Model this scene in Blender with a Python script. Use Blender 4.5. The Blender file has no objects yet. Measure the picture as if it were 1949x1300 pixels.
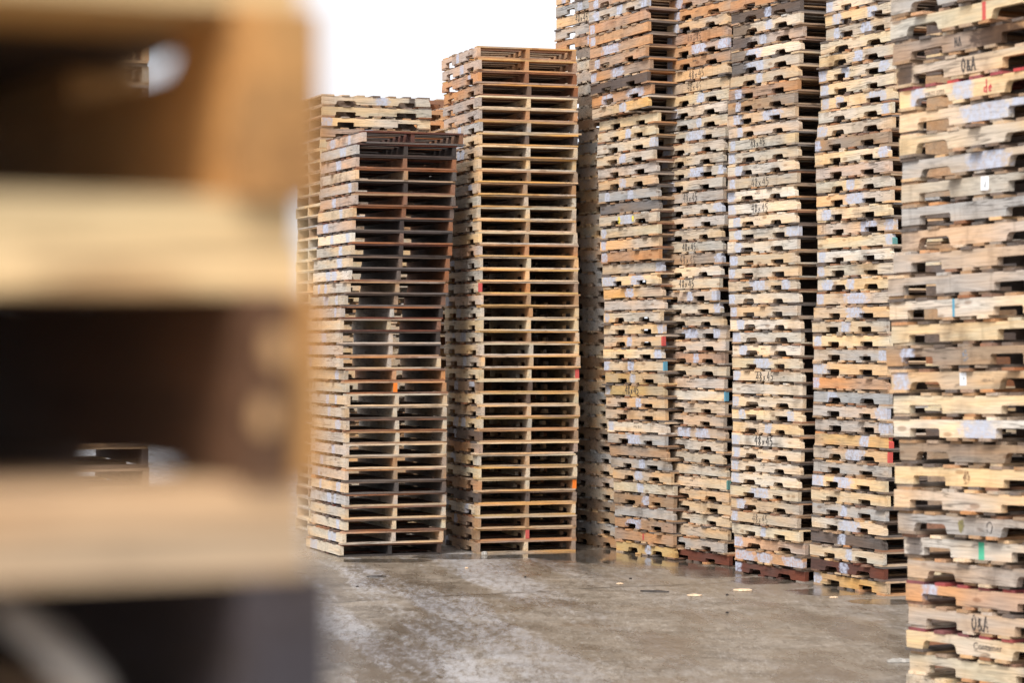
import bpy, bmesh, math, random
from mathutils import Vector, Matrix

RND = random.Random(11)
sc = bpy.context.scene
col = sc.collection

# ------------------------------------------------------------------ camera numbers (photo is 1949 x 1300)
F, CX, CY, HC = 4800.0, 974.5, 650.0, 2.06


def ground(px, py):
    s = (py - CY) / HC
    return Vector(((px - CX) / s, F / s)), s


cam = bpy.data.cameras.new("camera")
cam.sensor_width = 36.0
cam.lens = F / 1949 * 36.0
cam.clip_start, cam.clip_end = 0.05, 2000.0
cam.dof.use_dof = True
cam.dof.focus_distance = 23.6
cam.dof.aperture_fstop = 4.3
cam.dof.aperture_blades = 0
cam_o = bpy.data.objects.new("camera", cam)
cam_o.location = (0, 0, HC)
cam_o.rotation_euler = (math.radians(90), 0, 0)
col.objects.link(cam_o)
sc.camera = cam_o

# ------------------------------------------------------------------ light
SUN_EL, SUN_AZ = math.radians(48), math.radians(-152)   # behind the camera, from its left
w = bpy.data.worlds.new("World")
sc.world = w
w.use_nodes = True
nt = w.node_tree
nt.nodes.clear()
sky = nt.nodes.new("ShaderNodeTexSky")
sky.sky_type = 'NISHITA'
sky.sun_disc = False
sky.sun_elevation = SUN_EL
sky.sun_rotation = SUN_AZ
sky.air_density, sky.dust_density, sky.ozone_density = 1.0, 6.0, 1.0
hsv = nt.nodes.new("ShaderNodeHueSaturation")
hsv.inputs['Saturation'].default_value = 0.10
hsv.inputs['Value'].default_value = 1.0
bg = nt.nodes.new("ShaderNodeBackground")
bg.inputs['Strength'].default_value = 0.12
wo = nt.nodes.new("ShaderNodeOutputWorld")
nt.links.new(sky.outputs[0], hsv.inputs['Color'])
cloud = nt.nodes.new("ShaderNodeMix")          # an even, bright cloud layer veils most of the clear sky
cloud.data_type = 'RGBA'
cloud.inputs[0].default_value = 0.72
cloud.inputs[7].default_value = (6.4, 6.55, 7.0, 1)
nt.links.new(hsv.outputs[0], cloud.inputs[6])
nt.links.new(cloud.outputs[2], bg.inputs['Color'])
nt.links.new(bg.outputs[0], wo.inputs['Surface'])

sun = bpy.data.lights.new("sun", 'SUN')
sun.energy = 2.2   # soft sun behind thin overcast
sun.angle = math.radians(25)
sun.color = (1.0, 0.96, 0.90)
sun_o = bpy.data.objects.new("sun", sun)
d = Vector((math.sin(SUN_AZ) * math.cos(SUN_EL), math.cos(SUN_AZ) * math.cos(SUN_EL), math.sin(SUN_EL)))
sun_o.rotation_euler = d.to_track_quat('Z', 'Y').to_euler()
sun_o.location = (-10, -10, 20)
col.objects.link(sun_o)

# ------------------------------------------------------------------ node helper


class NB:
    def __init__(self, name):
        self.m = bpy.data.materials.new(name)
        self.m.use_nodes = True
        self.t = self.m.node_tree
        self.b = self.t.nodes['Principled BSDF']

    def n(self, typ, **kw):
        nd = self.t.nodes.new(typ)
        for k, v in kw.items():
            if hasattr(nd, k):
                setattr(nd, k, v)
            else:
                nd.inputs[k].default_value = v
        return nd

    def l(self, a, b):
        self.t.links.new(a, b)

    def put(self, sock, v):
        if isinstance(v, (int, float)):
            sock.default_value = v
        elif isinstance(v, (tuple, list)):
            sock.default_value = v if len(v) == 4 or sock.type == 'VECTOR' else tuple(v) + (1.0,)
        else:
            self.l(v, sock)

    def math(self, op, a, b=0.0, c=None, clamp=False):
        nd = self.n('ShaderNodeMath', operation=op, use_clamp=clamp)
        self.put(nd.inputs[0], a)
        self.put(nd.inputs[1], b)
        if c is not None:
            self.put(nd.inputs[2], c)
        return nd.outputs[0]

    def ramp(self, v, a, b, lo=0.0, hi=1.0):
        nd = self.n('ShaderNodeMapRange', interpolation_type='SMOOTHSTEP')
        self.put(nd.inputs[0], v)
        for i, x in enumerate((a, b, lo, hi)):
            self.put(nd.inputs[i + 1], x)
        return nd.outputs[0]

    def mix(self, f, a, b, mode='MIX'):
        nd = self.n('ShaderNodeMix', data_type='RGBA', blend_type=mode)
        self.put(nd.inputs[0], f)
        self.put(nd.inputs[6], a)
        self.put(nd.inputs[7], b)
        return nd.outputs[2]

    def noise(self, vec, scale, detail=3.0, rough=0.55, dist=0.0):
        nd = self.n('ShaderNodeTexNoise')
        self.l(vec, nd.inputs['Vector'])
        nd.inputs['Scale'].default_value = scale
        nd.inputs['Detail'].default_value = detail
        nd.inputs['Roughness'].default_value = rough
        nd.inputs['Distortion'].default_value = dist
        return nd.outputs['Fac']

    def scaled(self, vec, s, off=None):
        nd = self.n('ShaderNodeVectorMath', operation='MULTIPLY')
        self.l(vec, nd.inputs[0])
        nd.inputs[1].default_value = s
        if off is None:
            return nd.outputs[0]
        a = self.n('ShaderNodeVectorMath', operation='ADD')
        self.l(nd.outputs[0], a.inputs[0])
        self.l(off, a.inputs[1])
        return a.outputs[0]


def wood(name, axis, painted=False, mass=False, silver=0.62):
    """Sawn, weathered timber. axis: grain direction in local space. Tint comes from the object's colour."""
    q = NB(name)
    tc = q.n('ShaderNodeTexCoord')
    oi = q.n('ShaderNodeObjectInfo')
    obj = tc.outputs['Object']
    sep = q.n('ShaderNodeSeparateXYZ')
    q.l(obj, sep.inputs[0])
    if mass:
        at = q.n('ShaderNodeAttribute', attribute_name='tint')
        tint, dirt = at.outputs['Color'], 0.5
        off = q.n('ShaderNodeCombineXYZ')
        q.l(at.outputs['Fac'], off.inputs[0])
        offv = off.outputs[0]
    else:
        tint, dirt = oi.outputs['Color'], oi.outputs['Alpha']
        r100 = q.math('MULTIPLY', oi.outputs['Random'], 91.7)
        r37 = q.math('MULTIPLY', oi.outputs['Random'], 37.3)
        off = q.n('ShaderNodeCombineXYZ')
        q.l(r100, off.inputs[0]); q.l(r37, off.inputs[1]); q.l(r100, off.inputs[2])
        offv = off.outputs[0]
    st = (1.6, 26, 26) if axis == 'x' else (26, 1.6, 26)
    st2 = (2.5, 120, 120) if axis == 'x' else (120, 2.5, 120)
    gv = q.scaled(obj, st, offv)
    rings = q.noise(gv, 1.0, 2.0, 0.5, 0.6)
    rr = q.math('FRACT', q.math('MULTIPLY', rings, 9.0))
    rr = q.ramp(q.math('ABSOLUTE', q.math('SUBTRACT', rr, 0.5)), 0.0, 0.5)
    fine = q.noise(q.scaled(obj, st2, offv), 1.0, 2.0, 0.6)
    grain = q.math('ADD', q.math('MULTIPLY', rr, 0.20), q.math('MULTIPLY', fine, 0.34))
    grain = q.math('ADD', grain, 0.71)                      # 0.7 .. 1.2
    pv = q.scaled(obj, (1, 1, 1), offv)
    blot = q.noise(pv, 3.2, 4.0, 0.6)
    big = q.noise(pv, 1.3, 2.0, 0.5)
    c = q.mix(1.0, tint, (1, 1, 1), 'MULTIPLY')
    # warm heartwood and cooler sapwood run along one board
    hue = q.noise(q.scaled(obj, (1.1, 7, 7) if axis == 'x' else (7, 1.1, 7), offv), 1.0, 3.0, 0.6)
    c = q.mix(1.0, c, q.mix(q.ramp(hue, .32, .68), (1.16, .98, .80, 1), (.90, .96, 1.06, 1)), 'MULTIPLY')
    # silvery weathering in broad, streaky zones
    bw = q.n('ShaderNodeRGBToBW'); q.l(c, bw.inputs[0])
    grey = q.n('ShaderNodeCombineColor')
    gl = q.math('MULTIPLY', bw.outputs[0], 0.95)
    q.l(q.math('MULTIPLY', gl, 1.02), grey.inputs[0]); q.l(gl, grey.inputs[1]); q.l(q.math('MULTIPLY', gl, 0.98), grey.inputs[2])
    wm = q.math('MULTIPLY', q.ramp(big, 0.40, 0.72), silver)
    c = q.mix(wm, c, grey.outputs[0])
    g3 = q.n('ShaderNodeCombineColor')
    for i in range(3):
        q.l(grain, g3.inputs[i])
    c = q.mix(1.0, c, g3.outputs[0], 'MULTIPLY')
    # grime: blotches and smears; soaked dark ends
    gm = q.math('MULTIPLY', q.ramp(blot, 0.50, 0.72), q.math('ADD', q.math('MULTIPLY', dirt, 0.62), 0.16))
    c = q.mix(gm, c, q.mix(1.0, c, (0.34, 0.30, 0.27, 1), 'MULTIPLY'))
    sm = q.noise(q.scaled(obj, (3, 9, 9) if axis == 'x' else (9, 3, 9), offv), 1.0, 5.0, 0.7)
    c = q.mix(q.math('MULTIPLY', q.ramp(sm, 0.56, 0.72), 0.34), c, (0.035, 0.028, 0.022, 1))
    # drying checks: thin dark cracks with the grain
    ck = q.noise(q.scaled(obj, (1.3, 34, 34) if axis == 'x' else (34, 1.3, 34), offv), 1.0, 2.0, 0.5, 0.3)
    ck = q.ramp(q.math('ABSOLUTE', q.math('SUBTRACT', ck, 0.5)), 0.020, 0.004)
    ck = q.math('MULTIPLY', ck, q.ramp(big, 0.40, 0.60))
    c = q.mix(q.math('MULTIPLY', ck, 0.62), c, (0.03, 0.022, 0.016, 1))
    # rain runs down the faces
    run = q.noise(q.scaled(obj, (16, 16, 2.0), offv), 1.0, 3.0, 0.6)
    c = q.mix(q.math('MULTIPLY', q.ramp(run, 0.58, 0.74), 0.30), c, q.mix(1.0, c, (0.36, 0.33, 0.31, 1), 'MULTIPLY'))
    # knots
    if not mass:
        vo = q.n('ShaderNodeTexVoronoi', feature='F1')
        q.l(q.scaled(obj, (3.2, 9, 9) if axis == 'x' else (9, 3.2, 9), offv), vo.inputs['Vector'])
        vo.inputs['Scale'].default_value = 1.0
        kn = q.math('MULTIPLY', q.ramp(vo.outputs['Distance'], 0.16, 0.09), 0.55)
        c = q.mix(kn, c, q.mix(1.0, c, (0.36, 0.22, 0.13, 1), 'MULTIPLY'))
    rough = 0.78
    if painted:
        fnz = q.noise(q.scaled(obj, (1, 1, 1.6), offv), 16.0, 4.0, 0.65)
        cov = q.noise(q.scaled(obj, (1, 1, 1), offv), 34.0, 3.0, 0.6)
        zz = q.math('MULTIPLY', q.math('SUBTRACT', sep.outputs[2], 0.044), 18.0)
        z2 = q.math('MULTIPLY', zz, zz)

        def blob(cx, hw):
            dx = q.math('DIVIDE', q.math('ABSOLUTE', q.math('SUBTRACT', sep.outputs[0], cx)), q.math('MAXIMUM', hw, 0.0001))
            v = q.math('ADD', q.math('ADD', dx, q.math('MULTIPLY', z2, 0.30)), q.math('MULTIPLY', q.math('SUBTRACT', fnz, 0.5), 1.9))
            return q.math('MULTIPLY', q.ramp(v, 1.25, 0.70), q.math('GREATER_THAN', hw, 0.001))
        masks = []
        for an in ('patch', 'patch_more'):
            a = q.n('ShaderNodeAttribute', attribute_type='OBJECT', attribute_name=an)
            s3 = q.n('ShaderNodeSeparateColor')
            q.l(a.outputs['Color'], s3.inputs[0])
            # packed: r = centre, g = half width, b = second centre, alpha = second half width
            masks.append(blob(s3.outputs[0], s3.outputs[1]))
            masks.append(blob(s3.outputs[2], a.outputs['Alpha']))
        m = masks[0]
        for k in masks[1:]:
            m = q.math('MAXIMUM', m, k)
        m = q.math('MULTIPLY', m, q.math('MULTIPLY', q.ramp(cov, 0.28, 0.58, 0.30, 0.92), q.ramp(grain, 0.78, 0.98, 0.72, 1.0)))
        pc = q.mix(q.ramp(cov, 0.4, 0.65), (0.35, 0.385, 0.50, 1), (0.46, 0.495, 0.60, 1))
        pc = q.mix(q.math('MULTIPLY', oi.outputs['Random'], 0.45), pc, (.38, .38, .40, 1))
        # charred or oily zone
        a = q.n('ShaderNodeAttribute', attribute_type='OBJECT', attribute_name='char')
        s3 = q.n('ShaderNodeSeparateColor'); q.l(a.outputs['Color'], s3.inputs[0])
        ch = q.math('MULTIPLY', blob(s3.outputs[0], s3.outputs[1]), s3.outputs[2])
        c = q.mix(ch, c, q.mix(1.0, c, (0.16, 0.14, 0.15, 1), 'MULTIPLY'))
        c = q.mix(m, c, pc)
        # painted band (stripe or painted stringer end): colour in 'band', extent in 'band_at'
        a = q.n('ShaderNodeAttribute', attribute_type='OBJECT', attribute_name='band')
        b = q.n('ShaderNodeAttribute', attribute_type='OBJECT', attribute_name='band_at')
        s3 = q.n('ShaderNodeSeparateColor'); q.l(b.outputs['Color'], s3.inputs[0])
        dx = q.math('ABSOLUTE', q.math('SUBTRACT', sep.outputs[0], s3.outputs[0]))
        dx = q.math('ADD', dx, q.math('MULTIPLY', q.math('SUBTRACT', fnz, 0.5), s3.outputs[2]))
        bm_ = q.math('MULTIPLY', q.math('LESS_THAN', dx, s3.outputs[1]), 0.9)
        c = q.mix(bm_, c, a.outputs['Color'])
    q.l(c, q.b.inputs['Base Color'])
    q.b.inputs['Roughness'].default_value = rough
    q.b.inputs['Specular IOR Level'].default_value = 0.3
    bp = q.n('ShaderNodeBump')
    bp.inputs['Strength'].default_value = 0.35
    bp.inputs['Distance'].default_value = 0.004
    q.l(q.math('ADD', fine, q.math('MULTIPLY', rr, 0.3)), bp.inputs['Height'])
    q.l(bp.outputs[0], q.b.inputs['Normal'])
    return q.m


M_STR = wood('stringer timber', 'x', painted=True)
M_BRD = wood('deck board timber', 'y')
M_STR_NEAR = wood('dry stringer timber', 'x', painted=True, silver=0.06)
M_BRD_NEAR = wood('dry deck board timber', 'y', silver=0.06)
M_MASS = wood('stacked timber', 'y', mass=True)


def ink(name, rgb, holes=0.5, scale=60):
    q = NB(name)
    tc = q.n('ShaderNodeTexCoord')
    oi = q.n('ShaderNodeObjectInfo')
    off = q.n('ShaderNodeCombineXYZ')
    q.l(q.math('MULTIPLY', oi.outputs['Random'], 57.0), off.inputs[0])
    v = q.noise(q.scaled(tc.outputs['Object'], (1, 1, 1), off.outputs[0]), scale, 3.0, 0.7)
    wear = q.math('ADD', q.math('MULTIPLY', oi.outputs['Random'], .16), holes - .08)
    a = q.ramp(v, q.math('SUBTRACT', wear, .12), q.math('ADD', wear, .08))
    q.b.inputs['Base Color'].default_value = rgb + (1,)
    q.b.inputs['Roughness'].default_value = 0.85
    q.l(a, q.b.inputs['Alpha'])
    return q.m


INK = ink('black brush paint', (0.04, 0.035, 0.035), 0.45, 55)
INK_FADE = ink('faded stencil ink', (0.07, 0.06, 0.055), 0.50, 90)
INK_RED = ink('red crayon', (0.50, 0.05, 0.06), 0.42, 60)
INK_YEL = ink('yellow spray', (0.75, 0.62, 0.10), 0.46, 40)
PAPER = NB('paper sticker'); PAPER.b.inputs['Base Color'].default_value = (0.78, 0.79, 0.80, 1); PAPER = PAPER.m

# ------------------------------------------------------------------ colours (linear albedo)
PAL = {
    'c': (.65, .54, .40), 't': (.52, .42, .295), 'y': (.61, .475, .29), 'a': (.52, .33, .125), 'u': (.57, .40, .235),
    'o': (.46, .245, .115), 'b': (.33, .215, .125), 'r': (.24, .105, .05), 'R': (.12, .038, .022), 'd': (.125, .092, .075),
    'D': (.05, .035, .03), 'h': (.50, .295, .115), 'g': (.385, .35, .31), 'G': (.14, .13, .13), 'k': (.47, .38, .30), 'p': (.49, .345, .25), 'w': (.44, .28, .19),
}
WORDS = {
    'c': 'pale cream', 't': 'light tan', 'y': 'blond yellow', 'a': 'amber', 'u': 'honey tan', 'o': 'orange brown', 'b': 'mid brown',
    'r': 'reddish brown', 'R': 'deep red brown', 'd': 'dark grey brown', 'D': 'blackened', 'g': 'weathered grey', 'G': 'slate grey',
    'k': 'greyish pink', 'p': 'pinkish tan', 'w': 'russet grained', 'h': 'honey brown',
}


def tint(code, j=0.10, pull=0.0):
    r, g, b = (x + (y - x) * pull for x, y in zip(PAL[code], PAL['t']))
    k = 1 + RND.uniform(-j, j)
    h = RND.uniform(-j, j) * 0.35
    return (min(.8, r * k * (1 + h)), min(.8, g * k), min(.8, b * k * (1 - h)))


# ------------------------------------------------------------------ meshes, cached by kind
TS, TB = 0.0875, 0.0155           # stringer height, deck board thickness
H0 = TS + 2 * TB
_cache = {}


def finish(bm, name):
    me = bpy.data.meshes.new(name)
    bmesh.ops.recalc_face_normals(bm, faces=bm.faces)
    bm.to_mesh(me)
    bm.free()
    return me


def stringer_mesh(L, kind, nc, nw, nd, var, thick=0.038, ts=TS, flip=False):
    key = ('s', L, kind, nc, nw, nd, var, thick, ts, flip)
    if key in _cache:
        return _cache[key]
    r = random.Random(str(key))
    pts = []                      # profile, going along the bottom then back along the top
    j = lambda a: r.uniform(-a, a)
    half = L / 2
    pts.append((-half + j(.004), j(.001)))
    if kind != 'n':
        for sgn in (-1, 1):
            c0 = sgn * nc + j(.012)
            wd = nw * (1 + j(.14))
            x0, x1 = c0 - wd / 2, c0 + wd / 2
            dp = nd * (1 + j(.16))
            if kind == 'r':
                rr = min(0.030, dp * .8)
                pts.append((x0 - 0.008, 0))
                for k in range(6):
                    a = math.pi - k * math.pi / 2 / 5
                    pts.append((x0 + rr + rr * math.cos(a), dp - rr + rr * math.sin(a)))
                for k in range(6):
                    a = math.pi / 2 - k * math.pi / 2 / 5
                    pts.append((x1 - rr + rr * math.cos(a), dp - rr + rr * math.sin(a)))
                pts.append((x1 + 0.008, 0))
            else:
                rr = 0.009
                pts.append((x0, 0)); pts.append((x0, dp - rr)); pts.append((x0 + rr, dp))
                pts.append((x1 - rr, dp)); pts.append((x1, dp - rr)); pts.append((x1, 0))
    pts.append((half + j(.004), j(.001)))
    chip = r.random() < 0.42
    if chip:
        pts.append((half - .002, ts * .55)); pts.append((half - r.uniform(.01, .03), ts * .72)); pts.append((half - r.uniform(.012, .04), ts))
    else:
        pts.append((half + j(.004), ts))
    # gently worn top arris
    for k in range(1, 8):
        pts.append((half - L * k / 8 + j(.02), ts - abs(j(.0012))))
    pts.append((-half + j(.004), ts))
    if flip:
        pts = [(x, ts - z) for x, z in pts][::-1]
    bm = bmesh.new()
    a = [bm.verts.new((x, -thick / 2, z)) for x, z in pts]
    b = [bm.verts.new((x, thick / 2, z)) for x, z in pts]
    bm.faces.new(a)
    bm.faces.new(b[::-1])
    n = len(pts)
    for i in range(n):
        bm.faces.new((a[i], b[i], b[(i + 1) % n], a[(i + 1) % n]))
    bm.normal_update()
    bmesh.ops.triangulate(bm, faces=[f for f in bm.faces if len(f.verts) > 4])
    me = finish(bm, 'stringer')
    me.materials.append(M_STR)
    _cache[key] = me
    return me


def board_mesh(W, wd, var, tb=TB):
    key = ('b', W, wd, var, tb)
    if key in _cache:
        return _cache[key]
    r = random.Random(str(key))
    bm = bmesh.new()
    n = 8
    rows = []
    a0, a1 = r.uniform(-.004, .004), r.uniform(-.004, .004)
    bow = r.uniform(-.0016, .0016)
    broken = r.random() < 0.12 and var != 'whole'
    e0 = r.uniform(-.010, .005)
    e1 = r.uniform(-.010, .005)
    for i in range(n + 1):
        t = i / n
        y = -W / 2 - e0 + (W + e0 + e1) * t
        z = bow * math.sin(t * math.pi * 2) + r.uniform(-.0006, .0006)
        x0 = -wd / 2 + a0 * (1 - t) + r.uniform(-.0015, .0015)
        x1 = wd / 2 + a1 * t + r.uniform(-.0015, .0015)
        if broken and i == n:
            x1 -= wd * r.uniform(.2, .5)
        yy = r.uniform(-.006, .006) if i in (0, n) else 0
        rows.append([bm.verts.new(p) for p in ((x0, y, z), (x1, y + yy, z), (x1, y + yy, z + tb), (x0, y, z + tb))])
    for i in range(n):
        A, B = rows[i], rows[i + 1]
        for k in range(4):
            bm.faces.new((A[k], A[(k + 1) % 4], B[(k + 1) % 4], B[k]))
    bm.faces.new(rows[0]); bm.faces.new(rows[-1][::-1])
    me = finish(bm, 'deck_board')
    me.materials.append(M_BRD)
    _cache[key] = me
    return me


def layout(L, W):
    """(x, width) of the boards: top deck, bottom deck"""
    lead = 0.138
    top = [(-L / 2 + lead / 2, lead)]
    n = 5
    free = (L - 2 * lead - n * 0.089) / (n + 1)
    x = -L / 2 + lead
    for i in range(n):
        x += free
        top.append((x + .0445, 0.089)); x += .089
    top.append((L / 2 - lead / 2, lead))
    bot = [(-L / 2 + lead / 2, lead), (-.135, .089), (0, .089), (.135, .089), (L / 2 - lead / 2, lead)]
    return top, bot


# ------------------------------------------------------------------ writing: brush strokes and small stencils
G = {
    '4': [[(.40, 1), (.04, .34), (.56, .38)], [(.46, .78), (.40, 0)]],
    '8': [[(.26, .52), (.06, .76), (.22, 1), (.42, .80), (.26, .52), (.06, .24), (.20, 0), (.44, .22), (.26, .52)]],
    'x': [[(.02, .46), (.36, .08)], [(.34, .50), (.04, .04)]],
    '5': [[(.50, 1), (.12, .97), (.10, .55), (.36, .60), (.46, .32), (.30, .02), (.02, .06)]],
    'O': [[(.25, 1), (.05, .7), (.04, .3), (.24, 0), (.45, .3), (.46, .7), (.25, 1)]],
    '&': [[(.52, .02), (.12, .62), (.16, .82), (.32, .78), (.30, .60), (.06, .28), (.18, .02), (.36, .10), (.50, .38)]],
    'A': [[(0, 0), (.24, 1), (.50, 0)], [(.08, .36), (.44, .38)]],
    'Z': [[(.04, .95), (.5, .95), (.06, .05), (.52, .05)]],
    'N': [[(.02, 0), (.06, 1), (.42, .05), (.46, 1)]],
    'd': [[(.40, .42), (.12, .40), (.06, .12), (.3, .04), (.42, .2)], [(.44, 1), (.40, 0)]],
    'e': [[(.05, .26), (.40, .30), (.28, .5), (.06, .34), (.14, .05), (.40, .08)]],
    'M': [[(0, 0), (.08, 1), (.28, .3), (.48, 1), (.56, 0)]],
    'T': [[(.0, .95), (.5, 1)], [(.26, .95), (.24, 0)]],
    's': [[(.38, .5), (.1, .46), (.12, .28), (.36, .22), (.30, .02), (.02, .06)]],
}


def ribbon(bm, pts, wd, y=0.0):
    for i in range(len(pts) - 1):
        a, b = Vector(pts[i]), Vector(pts[i + 1])
        dv = b - a
        if dv.length < 1e-6:
            continue
        t = dv.normalized()
        n = Vector((-t.y, t.x)) * wd / 2
        # broad brush: thicker on down strokes
        k = 0.72 + 0.5 * abs(t.y)
        n *= k
        a2, b2 = a - t * wd * .3, b + t * wd * .3
        q = [a2 - n, b2 - n * .9, b2 + n * .9, a2 + n]
        bm.faces.new([bm.verts.new((p.x, y - 0.00015 * i, p.y)) for p in q])


def strokes_mesh(text, h, wd, mat, adv=0.62, xs=1.0, hand=0):
    key = ('w', text, h, wd, mat.name, adv, xs, hand)
    if key in _cache:
        return _cache[key]
    bm = bmesh.new()
    r = random.Random(text + str(hand))
    jj = .012 if hand == 0 else .045
    tot = sum(adv if ch != ' ' else .4 for ch in text)
    x = -tot / 2
    for ch in text:
        for st in G.get(ch, []):
            ribbon(bm, [((x + px * .9 + .05) * h * xs, (pz - .5) * h + r.uniform(-jj, jj) * h) for px, pz in st], wd)
        x += adv if ch != ' ' else .4
    me = bpy.data.meshes.new('lettering')
    bm.to_mesh(me); bm.free()
    me.materials.append(mat)
    _cache[key] = me
    return me


def type_mesh(text, size, mat):
    key = ('t', text, size, mat.name)
    if key in _cache:
        return _cache[key]
    cu = bpy.data.curves.new('lettering', 'FONT')
    cu.body = text; cu.size = size; cu.align_x = 'CENTER'; cu.align_y = 'CENTER'; cu.resolution_u = 2
    o = bpy.data.objects.new('lettering', cu)
    col.objects.link(o)
    bpy.context.view_layer.update()
    me = bpy.data.meshes.new_from_object(o.evaluated_get(bpy.context.evaluated_depsgraph_get()))
    bpy.data.objects.remove(o)
    me.transform(Matrix.Rotation(math.radians(90), 4, 'X'))
    me.materials.clear(); me.materials.append(mat)
    _cache[key] = me
    return me


def blot_mesh(rad, mat, seed):
    key = ('blot', rad, mat.name, seed)
    if key in _cache:
        return _cache[key]
    r = random.Random(seed)
    bm = bmesh.new()
    bm.faces.new([bm.verts.new((math.cos(a) * rad * r.uniform(.7, 1.2) * .7, 0, math.sin(a) * rad * r.uniform(.7, 1.2)))
                  for a in [k * math.tau / 22 for k in range(22)]])
    me = bpy.data.meshes.new('spray_mark'); bm.to_mesh(me); bm.free(); me.materials.append(mat)
    _cache[key] = me
    return me


def quad_mesh(wd, h, mat, name):
    key = ('q', wd, h, mat.name, name)
    if key in _cache:
        return _cache[key]
    bm = bmesh.new()
    bmesh.ops.create_cube(bm, size=1.0)
    bmesh.ops.scale(bm, vec=(wd, 0.001, h), verts=bm.verts)
    me = finish(bm, name); me.materials.append(mat)
    _cache[key] = me
    return me


# ------------------------------------------------------------------ a pallet
GROUP = 'stacked wooden pallets'
Z4 = (0.0, 0.0, 0.0, 0.0)


def child(name, me, parent, loc, rgba=None):
    o = bpy.data.objects.new(name, me)
    col.objects.link(o)
    o.parent = parent
    o.location = loc
    if rgba:
        o.color = rgba
    return o


def prop4(o, name, v):
    o[name] = [float(x) for x in v]


def pallet(loc, rotz, L, W, code, notch, label, *, nc=None, nw=.19, nd=.040, sz=1.0, face=-1, patches=(), char=None, band=None, bands_on=None,
           boards=None, red=False, ts=TS, tb=TB, th=.038, flip=False, stcodes=None, pull=0.0, tilt=0.0, inner=None):
    root = bpy.data.objects.new('pallet', None)
    root.empty_display_size = .1
    col.objects.link(root)
    root.location = loc
    root.rotation_euler = (0, -tilt, rotz)
    root.scale = (1, 1, sz)
    root['label'] = label; root['category'] = 'pallet'; root['group'] = GROUP
    if nc is None:
        nc = L * .215
    dirt = RND.random()
    sts = []
    for i, y in enumerate((-W / 2 + th / 2, RND.uniform(-.012, .012), W / 2 - th / 2)):
        me = stringer_mesh(L, notch, nc, nw, nd, RND.randrange(8), th, ts, flip)
        sc_ = stcodes[i] if stcodes else code
        jy = RND.uniform(-.003, .003)
        o = child('stringer', me, root, (0, y + jy, tb), tint(sc_, .12, pull) + (dirt,))
        vis = (i == 0 and face < 0) or (i == 2 and face > 0)
        p = [(x - .5) * L if k % 2 == 0 else x * L for k, x in enumerate([v for pr in patches for v in pr])] if vis else []
        p = (p + [0.0] * 8)[:8]
        prop4(o, 'patch', p[:4]); prop4(o, 'patch_more', p[4:])
        ch = char if (char and vis) else (0, 0, 0)
        prop4(o, 'char', ((ch[0] - .5) * L if ch[1] else 0, ch[1] * L, ch[2], 0))
        bd = band if band and (bands_on is None and vis or bands_on is not None and i in bands_on) else None
        if bd:
            prop4(o, 'band', tuple(bd[0]) + (1,)); prop4(o, 'band_at', ((bd[1] - .5) * L, bd[2] * L, bd[3] if len(bd) > 3 else .01, 0))
        else:
            prop4(o, 'band', Z4); prop4(o, 'band_at', (9, 0, 0, 0))
        sts.append(o)
    top, bot = layout(L, W)
    if flip:
        top, bot = bot, top
    mixp = boards or (code + code + code + 'uyobtg')
    for deck, z, xs in ((1, tb + ts, top), (0, 0.0, bot)):
        for x, wd in xs:
            me = board_mesh(W, wd, RND.randrange(7), tb)
            t_ = tint(RND.choice(mixp), .16, pull)
            if red and deck:
                t_ = (.40, .045, .05)
            slip = RND.uniform(.015, .04) * RND.choice((-1, 1)) if RND.random() < .05 else RND.uniform(-.009, .007)
            if inner and abs(x) < L / 2 - wd:  # inner boards tinted darker: shade between the decks put into their colour
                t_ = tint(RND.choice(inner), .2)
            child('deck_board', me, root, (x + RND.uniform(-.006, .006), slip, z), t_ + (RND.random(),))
    return root, sts


ORD1 = 'zeroth first second third fourth fifth sixth seventh eighth ninth tenth eleventh twelfth thirteenth fourteenth fifteenth sixteenth seventeenth eighteenth nineteenth'.split()
TENS = {20: 'twenty', 30: 'thirty', 40: 'forty'}


def ordinal(n):
    if n < 20:
        return ORD1[n]
    t, u = n // 10 * 10, n % 10
    if u == 0:
        return TENS[t][:-1] + 'ieth'
    return TENS[t] + '-' + ORD1[u]


RED, ORANGE, TEAL, BLUE, GREEN = (.48, .05, .05), (.85, .20, .02), (.05, .20, .19), (.06, .26, .38), (.02, .32, .18)
BAND = {'r': (RED, 'red painted'), 'o': (ORANGE, 'orange painted'), 'g': (TEAL, 'teal painted'), 'b': (BLUE, 'blue painted')}


def lean_at(lean, y, default):
    if not lean:
        return default
    if y <= lean[0][0]:
        return lean[0][1]
    for (y0, x0), (y1, x1) in zip(lean, lean[1:]):
        if y <= y1:
            return x0 + (x1 - x0) * (y - y0) / (y1 - y0)
    return lean[-1][1]


def write_on(st, L, W, me, frac, z, face=-1, th=.038):
    o = bpy.data.objects.new('lettering', me)
    col.objects.link(o)
    o.parent = st
    o.location = ((frac - .5) * L, face * (th / 2 + .0015), z)
    o.rotation_euler = (0, RND.uniform(-.045, .045), math.pi if face > 0 else 0)
    k = RND.uniform(.84, 1.06)
    o.scale = (k * RND.uniform(.92, 1.08), 1, k)
    return o


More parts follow.
